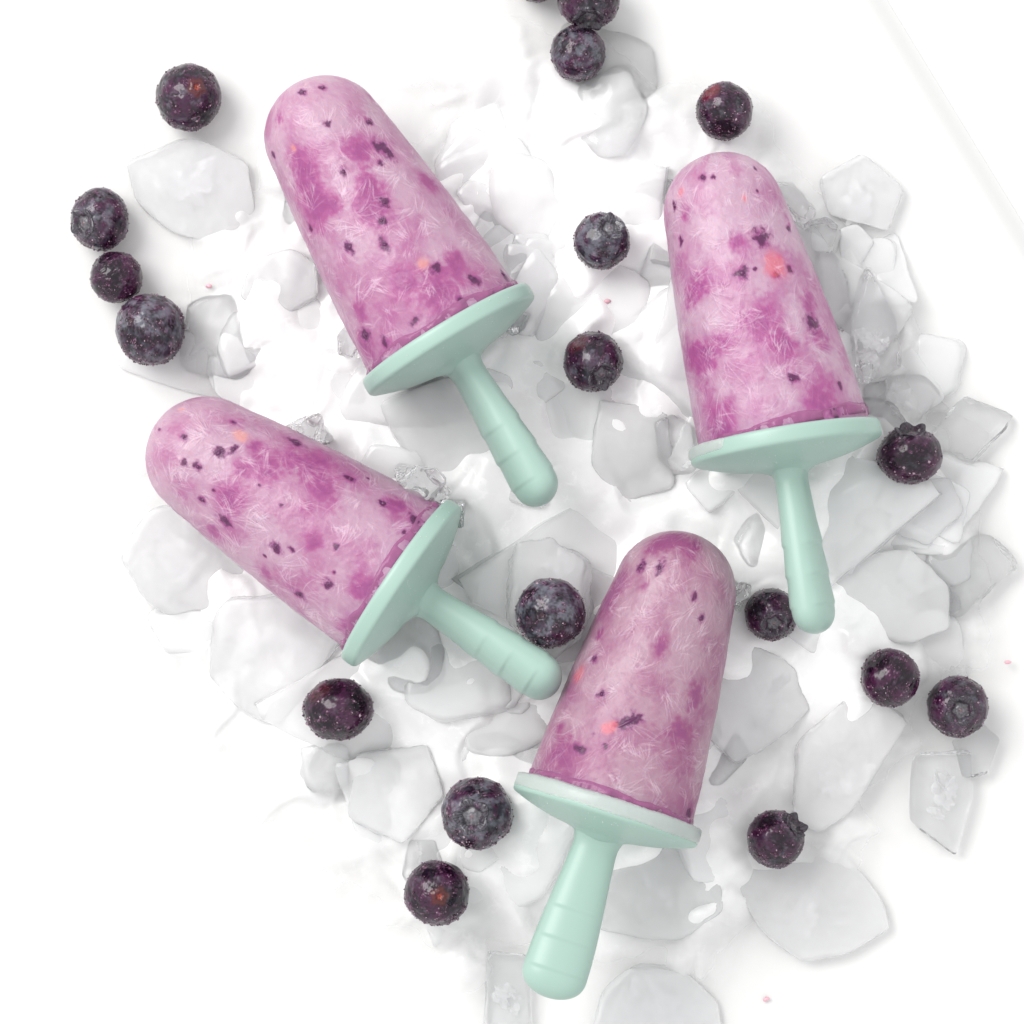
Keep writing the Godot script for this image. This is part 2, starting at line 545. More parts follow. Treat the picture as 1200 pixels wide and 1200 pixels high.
		hgt[k] = int(clampf(110.0 + w * 60.0 + (m - 0.5) * 90.0 - clampf(dark[k], 0.0, 1.0) * 25.0, 0, 255))
	return [ImageTexture.create_from_image(Image.create_from_data(TW, TH, false, Image.FORMAT_RGB8, col)), ImageTexture.create_from_image(Image.create_from_data(TW, TH, false, Image.FORMAT_L8, hgt))]


# d: disc centre, tip: centre of the rounded tip, end: end of the handle (all frame units); rise: angle of the axis above level; roll: turn of the flat handle.
func popsicle(d: Vector2, tip: Vector2, end: Vector2, rise: float, roll: float, lift: float, rt: float, feats: Array, film: Array, sd: int, tone: Array, label: String) -> void:
	var g := at(d.x, d.y, 0.03)
	var y0 := bed_h(g.x, g.z) + 0.0195 + lift
	var o := at(d.x, d.y, y0)
	var root := thing("popsicle", label, "popsicle", o, "blueberry popsicles lying on crushed ice")
	var k := U * (CAM_Y - y0) / (CAM_Y - REF_Y)
	var rb := 101.0
	var dir2 := (tip - d)
	var c := dir2.length() / cos(rise)
	var ax := Vector3(dir2.x, 0, dir2.y).normalized() * cos(rise) - Vector3.UP * sin(rise)   # towards the tip, downwards
	var up := (Vector3.UP - ax * ax.y).normalized()
	var side := ax.cross(up).normalized()
	# body of frozen yoghurt
	var nu := 193
	var nv := 170
	var v := PackedVector3Array()
	var uv := PackedVector2Array()
	for j in nv:
		var t := float(j) / (nv - 1)
		var pr := body_profile(minf(t, 0.9995), rb, rt, c)
		for i in nu:
			var a := TAU * i / (nu - 1) + PI   # seam underneath
			var aa := Vector2(cos(a), sin(a))
			var dd := up * aa.x + side * aa.y
			var q := ax * pr.y + dd * pr.x
			var bump := 1.0 * n_lump.get_noise_3dv(q * 0.028 + Vector3(sd, 0, 0)) + 0.35 * n_fine.get_noise_3dv(q * 0.35 + Vector3(sd, 0, 0))
			v.append((ax * (pr.y - 7.0 * (1.0 - minf(1.0, t * 8.0))) + dd * (pr.x + bump * minf(1.0, pr.x / 20.0))) * k)
			uv.append(Vector2(float(i) / (nu - 1), t))
	# where a point of the frame lies on the body
	var ax2 := dir2.normalized()
	var sd2 := Vector2(side.x, side.z).normalized()
	var marks := []
	var pieces := []
	for f in feats:
		var p := Vector2(f[0], f[1]) - d
		var lo := 0.0
		var hi := 1.0
		var along := p.dot(ax2)
		for it in 18:
			var mid := (lo + hi) * 0.5
			var pq := body_profile(mid, rb, rt, c)
			var lat0 := clampf(p.dot(sd2) / maxf(pq.x, 1.0), -0.98, 0.98)
			var seen := pq.y * cos(rise) + pq.x * sqrt(1.0 - lat0 * lat0) * sin(rise)
			if seen < along:
				lo = mid
			else:
				hi = mid
		var pr := body_profile(lo, rb, rt, c)
		var ang := asin(clampf(p.dot(sd2) / maxf(pr.x, 1.0), -0.98, 0.98))
		marks.append([fposmod(ang / TAU + 0.5, 1.0), lo, f[2], f[3]])
		if f[3] == 4 or f[3] == 0 and f[2] >= 5.0:
			pieces.append([ang, lo, f[2], f[3]])
	var tex := paint_body(marks, sd, tone)
	var bm := mat(Color.WHITE, 0.40)
	bm.albedo_texture = tex[0]
	bm.heightmap_enabled = true
	bm.heightmap_texture = tex[1]
	bm.heightmap_scale = 0.045
	bm.subsurf_scatter_enabled = true
	bm.subsurf_scatter_strength = 0.22
	obj("body", skin(v, nu, nv, false, PackedColorArray(), uv, ax * c * 0.5 * k), bm, root)
	# pieces of berry skin in its surface
	var r := RandomNumberGenerator.new()
	r.seed = sd + 5
	for q in pieces:
		var nn := 11
		var rad: float = q[2] * 0.58
		var pv := PackedVector3Array()
		var rings := [[0.0, 0.9], [0.55, 0.75], [1.0, -0.9]]
		var stretch := r.randf_range(0.65, 1.0)
		var turn := r.randf() * PI
		var long := 1.0
		if q[3] == 4:
			turn = 0.78
			long = 3.6
			stretch = 0.7
		for e in rings:
			for i in nn:
				var a := TAU * i / nn
				var w: float = rad * e[0] * (1.0 if e[0] == 0.0 else r.randf_range(0.78, 1.12))
				var off := Vector2(cos(a) * w * long, sin(a) * w * stretch).rotated(turn)
				var pq := body_profile(clampf(q[1] + off.y / BODY_LEN, 0.0, 0.999), rb, rt, c)
				var aa: float = q[0] + off.x / maxf(pq.x, 8.0)
				var dd := up * cos(aa) + side * sin(aa)
				pv.append((ax * pq.y + dd * (pq.x + 0.25 + e[1] * 0.75)) * k)
		obj("berry_piece", skin(pv, nn, 3, true, PackedColorArray(), PackedVector2Array(), ax * c * 0.5 * k), M.piece, root)
	# ragged frozen rim where the mould overflowed
	var rv := PackedVector3Array()
	var rn := 220
	var prof := [[-4.0, 13.0], [0.0, 10.0], [1.0, 7.0], [1.0, 3.0], [0.6, -1.5], [-5.0, -3.0]]
	for e in prof:
		for i in rn:
			var a := TAU * i / rn
			var dd := up * cos(a) + side * sin(a)
			var f := maxf(-1.5, -0.4 + 7.0 * n_edge.get_noise_2d(cos(a) * 130.0 + sd * 40.0, sin(a) * 130.0)) + 1.4 * absf(n_fine.get_noise_2d(a * 24.0, sd * 3.0))
			var w := 1.0 + 0.5 * n_edge.get_noise_2d(cos(a) * 60.0 + 300.0, sin(a) * 60.0 + sd)
			rv.append((ax * (e[1] * w) + dd * (rb + (-4.0 if e[0] < -3.0 else f * e[0]))) * k)
	obj("frozen_rim", skin(rv, rn, prof.size(), true), M.rim, root)

	# disc and handle, one moulding: the disc is turned round the handle's own axis
	var hd := (end - d).normalized()
	var hx := Vector3(hd.x, 0, hd.y) * cos(rise) + Vector3.UP * sin(rise)
	var hu := (Vector3.UP - hx * hx.y).normalized()
	var hs := hx.cross(hu).normalized()
	var R := 113.0
	var dv := PackedVector3Array()
	var dn := 144
	var pd := [[0.0, -1.0], [60.0, -1.0], [R - 6.0, -1.0], [R - 2.2, -0.2], [R - 0.5, 2.0], [R, 5.0], [R + 0.2, 10.0], [R, 15.0], [R - 0.6, 17.5], [R - 2.4, 19.4], [R - 6.0, 21.0]]
	for q in 16:
		var s := (q + 1) / 16.0
		var rr := lerpf(R - 6.0, 20.0, s)
		pd.append([rr, 21.0 + 19.0 * (1.0 - pow(rr / (R - 6.0), 2.2)) + 7.0 * pow(maxf(0.0, (44.0 - rr) / 24.0), 2.0)])
	pd.append([0.0, 50.0])
	for e in pd:
		for i in dn:
			var a := TAU * i / dn
			dv.append((hx * e[1] + (hu * cos(a) + hs * sin(a)) * e[0]) * k)
	obj("disc", skin(dv, dn, pd.size(), true, PackedColorArray(), PackedVector2Array(), hx * 10.0 * k), M.mint, root)
	# grip
	var L := (end - d).length() / cos(rise)
	var gn := 96
	var gm := 150
	var gv := PackedVector3Array()
	var fu := hu * cos(roll) + hs * sin(roll)    # normal of the ribbed broad face
	var fs := hx.cross(fu).normalized()
	var steps := [0.47, 0.65, 0.83]
	for j in gm:
		var t := float(j) / (gm - 1)
		var x := lerpf(34.0, L, 1.0 - pow(1.0 - t, 1.6))
		var s := (x - 34.0) / (L - 34.0)
		var A := lerpf(25.0, 38.5, smoothstep(-0.1, 0.85, s))
		var B := lerpf(17.5, 23.0, smoothstep(-0.1, 0.9, s))
		var flare := 9.0 * pow(maxf(0.0, 1.0 - s / 0.12), 2.0)
		var capl := 30.0
		var e := clampf((x - (L - capl)) / capl, 0.0, 1.0)
		var cap := sqrt(maxf(0.0, 1.0 - pow(e, 2.3)))
		for i in gn:
			var a := TAU * i / gn
			var ca := cos(a)
			var sa := sin(a)
			var px := signf(sa) * pow(absf(sa), 0.86) * (A + flare) * cap
			var py := signf(ca) * pow(absf(ca), 0.86) * (B + flare) * cap
			var rib := 0.0
			for st in steps:
				var dx: float = (s - st) * (L - 34.0)
				if dx < 0.0 and dx > -26.0:
					rib = maxf(rib, 1.5 * (1.0 + dx / 26.0))
				elif dx >= 0.0 and dx < 4.0:
					rib = maxf(rib, 1.5 * (1.0 - dx / 4.0))
			rib *= smoothstep(0.18, 0.6, absf(ca))
			gv.append((hx * x + fs * px + fu * (py + signf(ca) * rib)) * k)
	var grip := obj("handle", skin(gv, gn, gm, true, PackedColorArray(), PackedVector2Array(), hx * 90.0 * k), M.mint, root)
	grip.set_meta("label", "mint green handle with three shallow ribs")
	var fz := PackedVector3Array()
	var fzi := PackedInt32Array()
	for q in 150:
		var a := r.randf_range(-1.5, 1.5)
		var rr := 30.0 + 82.0 * sqrt(r.randf())
		if n_lump.get_noise_2d(a * 2.2 + sd, rr * 0.04) < r.randf_range(-0.25, 0.35):
			continue
		var h := 21.0 + 19.0 * (1.0 - pow(minf(rr, R - 6.0) / (R - 6.0), 2.2))
		if rr > R - 6.0:
			rr = R + 0.3
			h = r.randf_range(3.0, 16.0)
		var p0 := hx * h + (hu * cos(a) + hs * sin(a)) * rr
		var first := fz.size()
		var rot := Basis.from_euler(Vector3(r.randf() * TAU, r.randf() * TAU, r.randf() * TAU))
		for w in [Vector3(1.4, 0, 0), Vector3(-1.2, 0, 0), Vector3(0, 0.8, 0), Vector3(0, -0.9, 0), Vector3(0, 0, 1), Vector3(0, 0, -1.1)]:
			fz.append((p0 + rot * w * r.randf_range(0.35, 0.95)) * k)
		for w in [0, 2, 4, 2, 1, 4, 1, 3, 4, 3, 0, 4, 2, 0, 5, 1, 2, 5, 3, 1, 5, 0, 3, 5]:
			fzi.append(first + w)
	var specks := obj("frost_specks", solid(fz, fzi), M.speck, root)
	specks.set_meta("kind", "stuff")
	# a skin of frost over part of the disc's edge
	if film.size():
		var fv := PackedVector3Array()
		var fnn := 160
		var pf := [[R - 9.0, -5.0], [R - 3.0, -6.0], [R + 0.8, -3.0], [R + 1.3, 4.0], [R + 1.2, 11.0], [R + 0.7, 16.0], [R - 0.8, 19.0], [R - 4.0, 14.0], [R - 9.0, -5.0]]
		for e in pf:
			for i in fnn:
				var s := float(i) / (fnn - 1)
				var a: float = lerpf(film[0], film[1], s)
				var dd := hu * cos(a) + hs * sin(a)
				var w := minf(1.0, minf(s, 1.0 - s) * float(film[3]))
				var edge: float = 0.95 + 0.16 * n_edge.get_noise_2d(a * 75.0, sd * 9.0) + 0.05 * n_fine.get_noise_2d(a * 40.0, sd)
				fv.append((hx * ((e[1] - 5.0) * edge * film[2] * w + 5.0) + dd * lerpf(R - 9.0, e[0] + 0.5 * n_fine.get_noise_2d(a * 26.0, e[1] * 0.35), w)) * k)
		obj("ice_film", skin(fv, fnn, pf.size(), false, PackedColorArray(), PackedVector2Array(), Vector3.ZERO), M.film, root)


func F(scale: float, ox: float, oy: float, a: Array) -> Array:
	var r := []
	for k in range(0, a.size(), 4):
		r.append([ox + a[k] / scale, oy + a[k + 1] / scale, float(a[k + 2]), int(a[k + 3])])
	return r


func build_popsicles() -> void:
	# seen positions of the berry pieces: across, down, size, kind (0 dark piece, 1 soft stain, 2 red or orange)
	var f1 := F(3.0, 280, 60, [228, 155, 6, 0, 301, 140, 5, 0, 318, 272, 4, 0, 462, 262, 5, 0, 520, 362, 10, 0, 503, 412, 4, 0, 378, 443, 5, 0, 480, 485, 8, 1, 520, 550, 5, 0, 510, 615, 5, 0, 398, 705, 6, 0, 522, 698, 6, 0,
		258, 632, 4, 0, 450, 378, 10, 1, 665, 462, 9, 1, 150, 255, 8, 1, 125, 370, 4, 0, 590, 835, 9, 1, 760, 745, 9, 1, 825, 812, 5, 0, 775, 878, 4, 0, 622, 955, 4, 0, 710, 942, 2, 0, 698, 783, 5, 0, 440, 930, 9, 1,
		450, 1005, 7, 0, 515, 1025, 4, 0, 930, 790, 6, 0, 460, 160, 5, 1, 230, 450, 14, 1, 260, 540, 12, 1, 480, 570, 16, 1, 350, 560, 10, 1, 655, 765, 5, 2, 200, 358, 3, 2, 700, 850, 14, 1, 440, 1030, 10, 1])
	var f2 := F(2.857, 140, 430, [345, 290, 8, 0, 275, 337, 5, 0, 230, 322, 4, 0, 395, 278, 5, 0, 228, 238, 5, 0, 138, 212, 4, 0, 390, 187, 3, 0, 468, 268, 7, 1, 410, 342, 7, 1, 365, 515, 8, 0, 320, 545, 6, 1, 290, 447, 5, 0,
		330, 415, 2, 0, 535, 602, 6, 0, 590, 610, 3, 0, 498, 632, 2, 0, 665, 595, 5, 1, 555, 465, 2, 0, 485, 400, 2, 0, 600, 255, 7, 0, 780, 375, 5, 0, 838, 375, 2, 0, 700, 410, 10, 1, 890, 455, 5, 0, 985, 508, 6, 0,
		950, 545, 2, 0, 930, 460, 8, 1, 610, 760, 5, 0, 708, 725, 5, 0, 730, 685, 2, 0, 505, 690, 7, 1, 740, 600, 3, 0, 500, 330, 14, 1, 390, 440, 12, 1, 650, 320, 14, 1, 820, 740, 9, 1, 750, 860, 8, 1, 212, 143, 4, 2, 415, 232, 6, 2])
	var f3 := F(3.0, 740, 140, [245, 212, 5, 0, 280, 212, 3, 0, 432, 177, 3, 0, 436, 260, 2, 0, 385, 288, 4, 2, 170, 262, 5, 2, 150, 308, 5, 0, 180, 335, 5, 1, 170, 435, 4, 0, 445, 425, 9, 0, 548, 390, 4, 0, 545, 362, 5, 1,
		488, 522, 12, 2, 488, 515, 8, 2, 495, 562, 4, 0, 545, 537, 4, 0, 378, 552, 7, 0, 420, 540, 2, 0, 240, 590, 10, 1, 350, 440, 7, 1, 610, 650, 8, 1, 620, 725, 9, 0, 650, 780, 11, 1, 545, 922, 6, 0, 715, 935, 4, 0,
		690, 1025, 5, 0, 310, 790, 8, 1, 510, 795, 10, 1, 330, 1000, 5, 1, 640, 990, 12, 1, 250, 850, 14, 1, 300, 1070, 12, 1, 420, 720, 14, 1, 200, 640, 9, 1])
	var f4 := F(3.0, 560, 600, [570, 190, 7, 0, 635, 195, 7, 0, 580, 258, 4, 1, 755, 295, 4, 0, 780, 372, 5, 0, 450, 325, 11, 1, 480, 270, 9, 1, 635, 470, 9, 1, 420, 435, 5, 1, 405, 515, 4, 0, 350, 570, 8, 2, 430, 630, 5, 0,
		490, 733, 5, 5, 502, 729, 6, 5, 514, 726, 6, 5, 527, 722, 6, 5, 540, 716, 6, 5, 552, 708, 5, 5, 525, 722, 7, 4, 452, 745, 5, 2, 470, 736, 4, 2, 355, 818, 6, 0, 445, 808, 3, 0, 500, 1015, 5, 0, 465, 965, 3, 0, 400, 765, 2, 0, 290, 745, 4, 1, 700, 95, 16, 1, 640, 110, 12, 1, 760, 120, 12, 1, 300, 850, 12, 1,
		700, 760, 12, 1, 760, 640, 10, 1, 740, 1040, 6, 0, 330, 950, 9, 1])
	popsicle(Vector2(521, 390), Vector2(381, 159), Vector2(641, 590), deg_to_rad(3), deg_to_rad(68), 0.0, 72.0, f1, [], 11, [0.413, 0.257, 0.347, 0.314, 0.074, 0.215, 0.0], "purple flecked popsicle with a big dark berry spot, upper left of the four")
	popsicle(Vector2(463, 678), Vector2(241, 536), Vector2(654, 807), deg_to_rad(4), deg_to_rad(64), 0.001, 72.0, f2, [], 23, [0.405, 0.252, 0.339, 0.306, 0.074, 0.211, 0.0], "purple popsicle lying sideways, its handle end touching the popsicle below")
	popsicle(Vector2(919, 510), Vector2(850, 247), Vector2(956, 742), deg_to_rad(5), deg_to_rad(-70), 0.0, 71.0, f3, [0.4, 2.0, 0.6, 4.0], 37, [0.429, 0.276, 0.368, 0.322, 0.074, 0.223, 1.0], "pale pink popsicle with a bright red berry spot in its middle")
	popsicle(Vector2(714, 941), Vector2(792, 694), Vector2(641, 1166), deg_to_rad(6), deg_to_rad(0), 0.001, 72.0, f4, [-1.72, 1.72, 0.78, 12.0], 52, [0.355, 0.219, 0.281, 0.257, 0.068, 0.169, 1.0], "popsicle with a dark slit-like berry piece, frosted disc and wide ribbed handle")


# ---------------------------------------------------------------- blueberries
# kind: 0 plain side, 1 small stem scar, 2 flat calyx ring, 3 calyx with standing lobes; (sx, sz) where the scar or calyx sits on the visible face
func blueberry(px: float, py: float, rx: float, ry: float, kind: int, sx: float, sz: float, bloom: float, red: float, lift: float, sd: int, label: String) -> void:
	var R := rx * U * 0.985
	var g := at(px, py, 0.02)
	var y := maxf(bed_h(g.x, g.z), 0.0) + R * 0.90 + lift
	var root := thing("blueberry", label, "blueberry", at(px, py, y), "frozen blueberries scattered on the ice")
	var pole := Vector3(sx, sqrt(maxf(0.0, 1.0 - sx * sx - sz * sz)), sz).normalized()
	var e1 := pole.cross(Vector3(0.3, 0.1, 1.0)).normalized()
	var e2 := pole.cross(e1)
	var nu := 128
	var nv := 92
	var v := PackedVector3Array()
	var cols := PackedColorArray()
	var off := Vector3(sd * 7.3, sd * 3.1, sd * 1.9)
	var ring := 0.36 if kind >= 2 else 0.13
	for j in nv:
		var th := PI * pow(float(j) / (nv - 1), 1.12)
		for i in nu:
			var ph := TAU * i / nu
			var d := pole * cos(th) + (e1 * cos(ph) + e2 * sin(ph)) * sin(th)
			var lump := n_lump.get_noise_3dv(d * 1.1 + off)
			var fine := n_fine.get_noise_3dv(d * 9.0 + off)
			var grain := n_fine.get_noise_3dv(d * 26.0 + off)
			var patchy := n_lump.get_noise_3dv(d * 3.2 + off * 2.0)
			var frosty := smoothstep(0.05, 0.5, patchy + 0.35 * (absf(d.z) * 0.6 - d.y * 0.35))
			var r := 1.0 + 0.055 * lump + 0.007 * fine + 0.010 * frosty * maxf(0.0, grain)
			var wob := th * (1.0 + 0.12 * sin(ph * 5.0 + sd) + 0.08 * n_fine.get_noise_2d(ph * 6.0, sd))
			var hole := 0.0
			if kind == 1:
				hole = 1.0 - smoothstep(ring * 0.35, ring, wob)
				r -= 0.05 * hole
				r += 0.018 * exp(-pow((wob - ring * 1.15) / 0.05, 2.0))
			elif kind >= 2:
				hole = 1.0 - smoothstep(ring * 0.72, ring * 0.95, wob)
				r -= 0.10 * hole - 0.02 * exp(-pow((th - ring * 0.38) / 0.04, 2.0)) - 0.05 * exp(-pow(th / 0.06, 2.0))
				r += 0.055 * exp(-pow((wob - ring * 1.03) / 0.055, 2.0))
			var sq := Vector3(d.x, d.y, d.z * ry / rx) * r * R
			v.append(sq)
			var c := Color(0.007, 0.0026, 0.0072).lerp(Color(0.048, 0.010, 0.037), smoothstep(-0.3, 0.45, lump + fine * 0.7))
			c = c.lerp(Color(0.035, 0.034, 0.050), smoothstep(0.0, 0.4, -patchy) * bloom)
			var bl := smoothstep(0.36 - bloom * 0.72, 0.98 - bloom * 0.5, n_lump.get_noise_3dv(d * 1.9 - off) + 0.22 * fine + 0.15 * grain + 0.25 * d.y)
			if kind >= 2:
				bl = maxf(bl, maxf(bloom, 0.4) * 1.8 * exp(-pow((th - ring * 1.3) / 0.13, 2.0)) * smoothstep(-0.3, 0.3, patchy + 0.2))
			c = c.lerp(Color(0.165, 0.17, 0.205), clampf(bl, 0.0, 1.0) * clampf(0.22 + bloom * 0.9, 0.0, 0.8) * (0.8 + 0.3 * fine))
			c = c.lerp(Color(0.36, 0.16, 0.28), frosty * smoothstep(0.12, 0.5, grain) * 0.7)
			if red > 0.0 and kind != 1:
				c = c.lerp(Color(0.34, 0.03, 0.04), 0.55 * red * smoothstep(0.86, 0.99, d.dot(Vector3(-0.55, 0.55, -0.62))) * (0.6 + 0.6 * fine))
			if kind == 1:
				c = c.lerp(Color(0.05, 0.02, 0.03).lerp(Color(0.40, 0.075, 0.045), red), hole * 0.9)
				c = c.lerp(Color(0.10, 0.02, 0.016), red * 0.8 * exp(-pow((wob - ring * 1.5) / 0.09, 2.0)))
				c = c.lerp(Color(0.03, 0.01, 0.012), exp(-pow(th / 0.035, 2.0)) * 0.8)
			elif kind >= 2:
				c = c.lerp(Color(0.10, 0.095, 0.105).lerp(Color(0.22, 0.22, 0.24), bloom) * (0.8 + 0.5 * fine), hole * 0.8)
				c = c.lerp(Color(0.012, 0.006, 0.012), hole * exp(-pow((wob - ring * 0.8) / 0.04, 2.0)) * 0.8)
				c = c.lerp(Color(0.22, 0.10, 0.11), exp(-pow(th / 0.05, 2.0)) * 0.6)
			cols.append(c)
	obj("skin", skin(v, nu, nv, true, cols), M.berry, root)
	# lobes of the calyx
	if kind >= 2:
		var ln := 90
		var cv := PackedVector3Array()
		var cc := PackedColorArray()
		var tall := 0.21 if kind == 3 else 0.15
		var prof := [[0.0, 0.0, -0.05], [0.06, 0.35, -0.02], [0.13, 0.75, 0.0], [0.18, 1.0, 0.0], [0.155, 1.0, 0.012], [0.09, 0.75, 0.03], [0.02, 0.35, 0.03], [-0.05, 0.0, -0.04]]
		for e in prof:
			for i in ln:
				var ph := TAU * i / ln
				var lobe := pow(absf(cos(ph * 2.5 + sd * 0.7)), 1.1) * (0.9 + 0.5 * n_fine.get_noise_2d(cos(ph) * 0.8 + sd, sin(ph) * 0.8)) + 0.03 * n_fine.get_noise_2d(ph * 30.0, sd)
				lobe = maxf(0.05, lobe)
				var th: float = ring * 0.98 + e[0] * (0.5 + 0.6 * lobe)
				var d := pole * cos(th) + (e1 * cos(ph) + e2 * sin(ph)) * sin(th)
				var q: Vector3 = d * (1.0 + e[2] + 0.02 * lobe) + pole * (e[1] * tall * lobe)
				cv.append(Vector3(q.x, q.y, q.z * ry / rx) * R)
				cc.append(Color(0.022, 0.014, 0.022).lerp(Color(0.20, 0.20, 0.23), maxf(bloom, 0.3) * clampf(0.4 + n_fine.get_noise_2d(ph * 9.0, e[1] * 8.0 + sd), 0.0, 1.0)))
		obj("calyx", skin(cv, ln, prof.size(), true, cc), M.berry, root)
	# grains of frost stuck to the skin
	var r2 := RandomNumberGenerator.new()
	r2.seed = sd * 91 + 3
	var fv := PackedVector3Array()
	var fi := PackedInt32Array()
	var fc := PackedColorArray()
	for k in 1100:
		var d := Vector3(r2.randfn(), r2.randfn(), r2.randfn()).normalized()
		var patchy := n_lump.get_noise_3dv(d * 3.2 + off * 2.0) + 0.35 * (absf(d.z) * 0.6 - d.y * 0.35) + 0.25 * d.z
		if patchy < r2.randf_range(-0.1, 0.55) and k % 34 != 0:
			continue
		if d.angle_to(pole) < ring * 1.2:
			continue
		var s := R * r2.randf_range(0.012, 0.036) * (1.6 if r2.randf() < 0.1 else 1.0)
		var rot := Basis.from_euler(Vector3(r2.randf() * TAU, r2.randf() * TAU, r2.randf() * TAU))
		var p := Vector3(d.x, d.y, d.z * ry / rx) * R * (1.004 + 0.055 * n_lump.get_noise_3dv(d * 1.1 + off))
		var first := fv.size()
		var t := r2.randf()
		var col := Color(0.05, 0.012, 0.032).lerp(Color(0.42, 0.29, 0.36), t * t * t * 1.15)
		for q in [Vector3(1.3, 0, 0), Vector3(-1.1, 0, 0), Vector3(0, 0.8, 0), Vector3(0, -0.9, 0), Vector3(0, 0, 1), Vector3(0, 0, -1.2)]:
			fv.append(p + rot * q * s)
			fc.append(col)
		for q in [0, 2, 4, 2, 1, 4, 1, 3, 4, 3, 0, 4, 2, 0, 5, 1, 2, 5, 3, 1, 5, 0, 3, 5]:
			fi.append(first + q)
	var fr := obj("frost_grains", solid(fv, fi, fc), M.frost, root)
	fr.set_meta("kind", "stuff")


func build_berries() -> void:
	blueberry(221, 114, 39, 41, 1, 0.33, -0.20, 0.30, 1.0, 0, 1, "blueberry with an orange-red stem scar, alone near the upper left corner")
	blueberry(117, 257, 35, 38, 2, -0.52, 0.20, 0.45, 0.0, 0, 2, "topmost of the three touching blueberries, with a calyx ring facing left")
	blueberry(136, 325, 32, 31, 0, 0.0, -0.8, 0.12, 0.0, 0.001, 3, "smallest, middle berry of the string of three touching blueberries")
	blueberry(176, 386, 42, 43, 1, -0.48, -0.20, 0.60, 0.0, 0, 4, "biggest, lowest berry of the string of three, with a dark pit")
	blueberry(690, -3, 38, 38, 3, 0.0, 0.80, 0.25, 0.2, 0.002, 5, "blueberry cut by the upper edge, touching the berry below it")
	blueberry(628, -27, 30, 30, 2, 0.1, -0.5, 0.10, 0.0, 0, 6, "blueberry almost wholly outside the upper edge, only its rim showing")
	blueberry(677, 62, 33, 34, 0, 0.2, 0.85, 0.55, 0.0, 0, 7, "blueberry with a dull grey cap, just below the berry cut by the upper edge")
	blueberry(849, 130, 34, 35, 0, 0.7, -0.5, 0.20, 1.0, 0, 8, "reddish frosted blueberry just above the tip of the right popsicle")
	blueberry(705, 282, 34, 34, 3, 0.30, -0.42, 0.75, 0.0, 0, 9, "bloom-streaked blueberry with its open calyx turned up and right, between the upper popsicles")
	blueberry(695, 424, 36, 36, 3, 0.28, 0.50, 0.35, 0.5, 0, 10, "blueberry with a pointed crown at its lower side, right of the upper left handle")
	blueberry(645, 718, 41, 41, 1, -0.25, 0.05, 0.62, 0.0, 0.012, 11, "dusty blue-grey blueberry wedged between a handle and the lowest popsicle")
	blueberry(904, 720, 32, 32, 2, 0.04, 0.35, 0.22, 0.0, 0, 12, "blueberry partly covered by the end of the right popsicle's handle")
	blueberry(1066, 534, 39, 34, 3, 0.0, -0.88, 0.06, 0.0, 0, 13, "dark squat blueberry with lobes on its upper side, right of the right popsicle's disc")
	blueberry(1043, 794, 35, 35, 0, 0.5, 0.8, 0.0, 0.0, 0, 14, "glossy near-black blueberry without a scar, left of the rightmost berry")
	blueberry(1122, 828, 37, 37, 2, 0.0, 0.08, 0.28, 0.0, 0, 15, "rightmost blueberry, its round calyx facing straight up")
	blueberry(396, 831, 42, 37, 0, 0.1, 0.9, 0.0, 0.3, 0, 16, "brownish oval blueberry below the left popsicle's disc")
	blueberry(559, 953, 43, 43, 2, -0.14, 0.02, 0.60, 0.0, 0, 17, "large blueberry with a white-frosted open crown, left of the lowest popsicle's disc")
	blueberry(512, 1046, 39, 39, 1, 0.10, 0.02, 0.12, 1.0, 0, 18, "lowest blueberry, maroon with a small red scar at its centre")
	blueberry(909, 983, 34, 35, 3, 0.68, -0.52, 0.18, 0.0, 0, 19, "plum-coloured blueberry with a black crown pointing up and right, on the lower right ice")


func build_specks() -> void:
	var spots := [[245, 335, "tiny pink crumb of frozen juice right of the string of three berries"], [712, 353, "tiny pink crumb between the two middle berries"], [898, 1171, "tiny pink crumb on the board near the lower edge"],
		[658, 104, "tiny pink crumb just below the berry with a grey cap"], [1181, 776, "tiny pink crumb on the far right, above the rightmost berry"]]
	for s in spots:
		var g := at(s[0], s[1], 0.01)
		var h := maxf(bed_h(g.x, g.z), 0.0)
		var o := obj("juice_crumb", shard(0.0009, 0.0004, 0.0005, 5, 12, 8), M.pink)
		o.position = at(s[0], s[1], h + 0.0008)
		tag(o, s[2], "crumb", "pink crumbs of frozen juice")


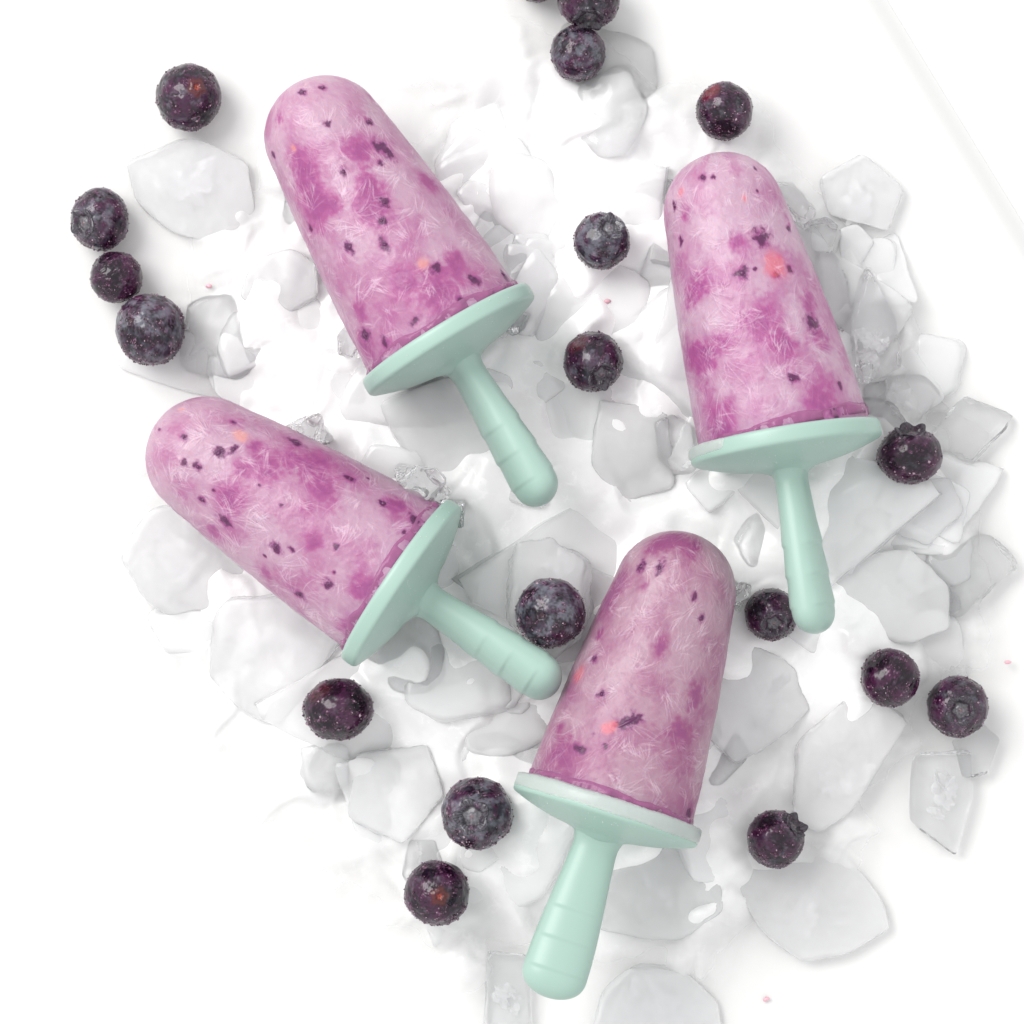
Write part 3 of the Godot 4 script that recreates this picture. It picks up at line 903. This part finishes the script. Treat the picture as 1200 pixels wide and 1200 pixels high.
# ---------------------------------------------------------------- all
func _ready() -> void:
	var cam := Camera3D.new()
	cam.name = "camera"
	cam.fov = rad_to_deg(2.0 * atan(600.0 * U / (CAM_Y - REF_Y)))
	cam.near = 0.05
	cam.far = 20.0
	cam.position = Vector3(0, CAM_Y, 0)
	cam.rotation = Vector3(-PI / 2, 0, 0)
	add_child(cam)
	cam.current = true
	var we := WorldEnvironment.new()
	we.name = "surroundings"
	var env := Environment.new()
	env.background_mode = Environment.BG_COLOR
	env.background_color = Color(0.68, 0.68, 0.685).linear_to_srgb()
	env.tonemap_mode = Environment.TONE_MAPPER_LINEAR
	env.tonemap_exposure = 1.63
	env.sdfgi_enabled = true
	env.ssao_enabled = true
	env.ssil_enabled = true
	we.environment = env
	add_child(we)
	# the big soft window light, above and to the upper left
	var win := AreaLight3D.new()
	win.name = "window_light"
	win.area_size = Vector2(1.1, 1.1)
	win.light_energy = 1.8
	win.light_color = Color(1.0, 0.995, 0.985)
	win.shadow_enabled = true
	add_child(win)
	win.look_at_from_position(Vector3(-0.98, 1.36, -0.78), Vector3.ZERO, Vector3.UP)

	rng.seed = 4242
	n_lump.seed = 3
	n_lump.frequency = 1.0
	n_lump.fractal_octaves = 3
	n_soft.seed = 5
	n_soft.frequency = 1.0
	n_soft.fractal_type = FastNoiseLite.FRACTAL_NONE
	n_fine.seed = 8
	n_fine.frequency = 1.0
	n_fine.fractal_octaves = 2
	n_edge.seed = 15
	n_edge.frequency = 0.02
	n_edge.fractal_octaves = 4
	n_cell.seed = 21
	n_cell.noise_type = FastNoiseLite.TYPE_CELLULAR
	n_cell.frequency = 0.011
	n_cell.fractal_type = FastNoiseLite.FRACTAL_NONE

	M.ripple = noise_tex(512, 0.012, 5, 3)
	M.white = mat(Color(0.865, 0.865, 0.862), 0.45)
	M.bed = mat(Color.WHITE, 0.25)
	M.bed.albedo_texture = cloud_tex()
	M.bed.vertex_color_use_as_albedo = true
	M.bed.transparency = BaseMaterial3D.TRANSPARENCY_ALPHA
	M.bed.heightmap_enabled = true
	M.bed.heightmap_texture = M.ripple
	M.bed.heightmap_scale = 0.008
	M.bed.uv1_triplanar = true
	M.bed.uv1_world_triplanar = true
	M.bed.uv1_scale = Vector3.ONE * 9.0
	M.ice_milky = ice_mat(Color(0.99, 0.991, 0.994), 0.32, 0.13, 0.025)
	M.ice_cloud = ice_mat(Color(0.945, 0.947, 0.95), 0.52, 0.20, 0.008, 1.0)
	M.ice_grey = ice_mat(Color(0.99, 0.991, 0.993), 0.40, 0.13, 0.025)
	M.ice_clear = ice_mat(Color(0.985, 0.987, 0.99), 0.10, 0.05, 0.015)
	M.film = ice_mat(Color(0.97, 0.972, 0.972), 0.32, 0.28, 0.02)
	M.mint = mat(Color(0.590, 0.696, 0.656), 0.38)
	M.speck = mat(Color(0.80, 0.84, 0.83), 0.2)
	M.piece = mat(Color(0.33, 0.10, 0.29), 0.3)
	M.rim = ice_mat(Color(0.74, 0.47, 0.66), 0.45, 0.2, 0.0)
	M.pink = mat(Color(0.86, 0.66, 0.71), 0.3)
	M.crack = ice_mat(Color(0.99, 0.99, 0.995), 0.40, 0.2, 0.0, 1.0)
	M.berry = mat(Color.WHITE, 0.18)
	M.berry.vertex_color_use_as_albedo = true
	M.berry.metallic_specular = 0.46
	M.frost = mat(Color.WHITE, 0.16)
	M.frost.vertex_color_use_as_albedo = true

	# table and board
	var table := obj("table_top", null, M.white)
	var tm := BoxMesh.new()
	tm.size = Vector3(3.0, 0.03, 3.0)
	table.mesh = tm
	table.position = Vector3(0, -0.023, 0)
	table.set_meta("kind", "structure")
	tag(table, "plain white table top seen past the board's edge", "table")
	# the board: its right-hand edge runs from the top of the frame to the right side
	var e0 := at(1002, 0, 0.0)
	var e1 := at(1192, 312, 0.0)
	var run := (e1 - e0).normalized()
	var inw := Vector3(-run.z, 0, run.x)
	var prof := [[-0.0078, -0.0078], [-0.0066, -0.0068], [-0.0052, -0.0050], [-0.0034, -0.0028], [-0.0012, -0.0009], [0.0022, 0.0], [0.40, 0.0], [0.40, -0.0078]]
	var bv := PackedVector3Array()
	for s in [-0.34, 0.42]:
		for q in prof:
			bv.append(e0 + run * s + inw * q[0] + Vector3.UP * q[1])
	var board := obj("serving_board", skin(bv, prof.size(), 2, false, PackedColorArray(), PackedVector2Array(), e0 + inw * 0.2 + Vector3.DOWN * 0.006), M.white)
	tag(board, "smooth white serving board with a rounded edge under the ice", "board")

	build_ice()
	build_chunks()
	build_popsicles()
	build_berries()
	build_specks()
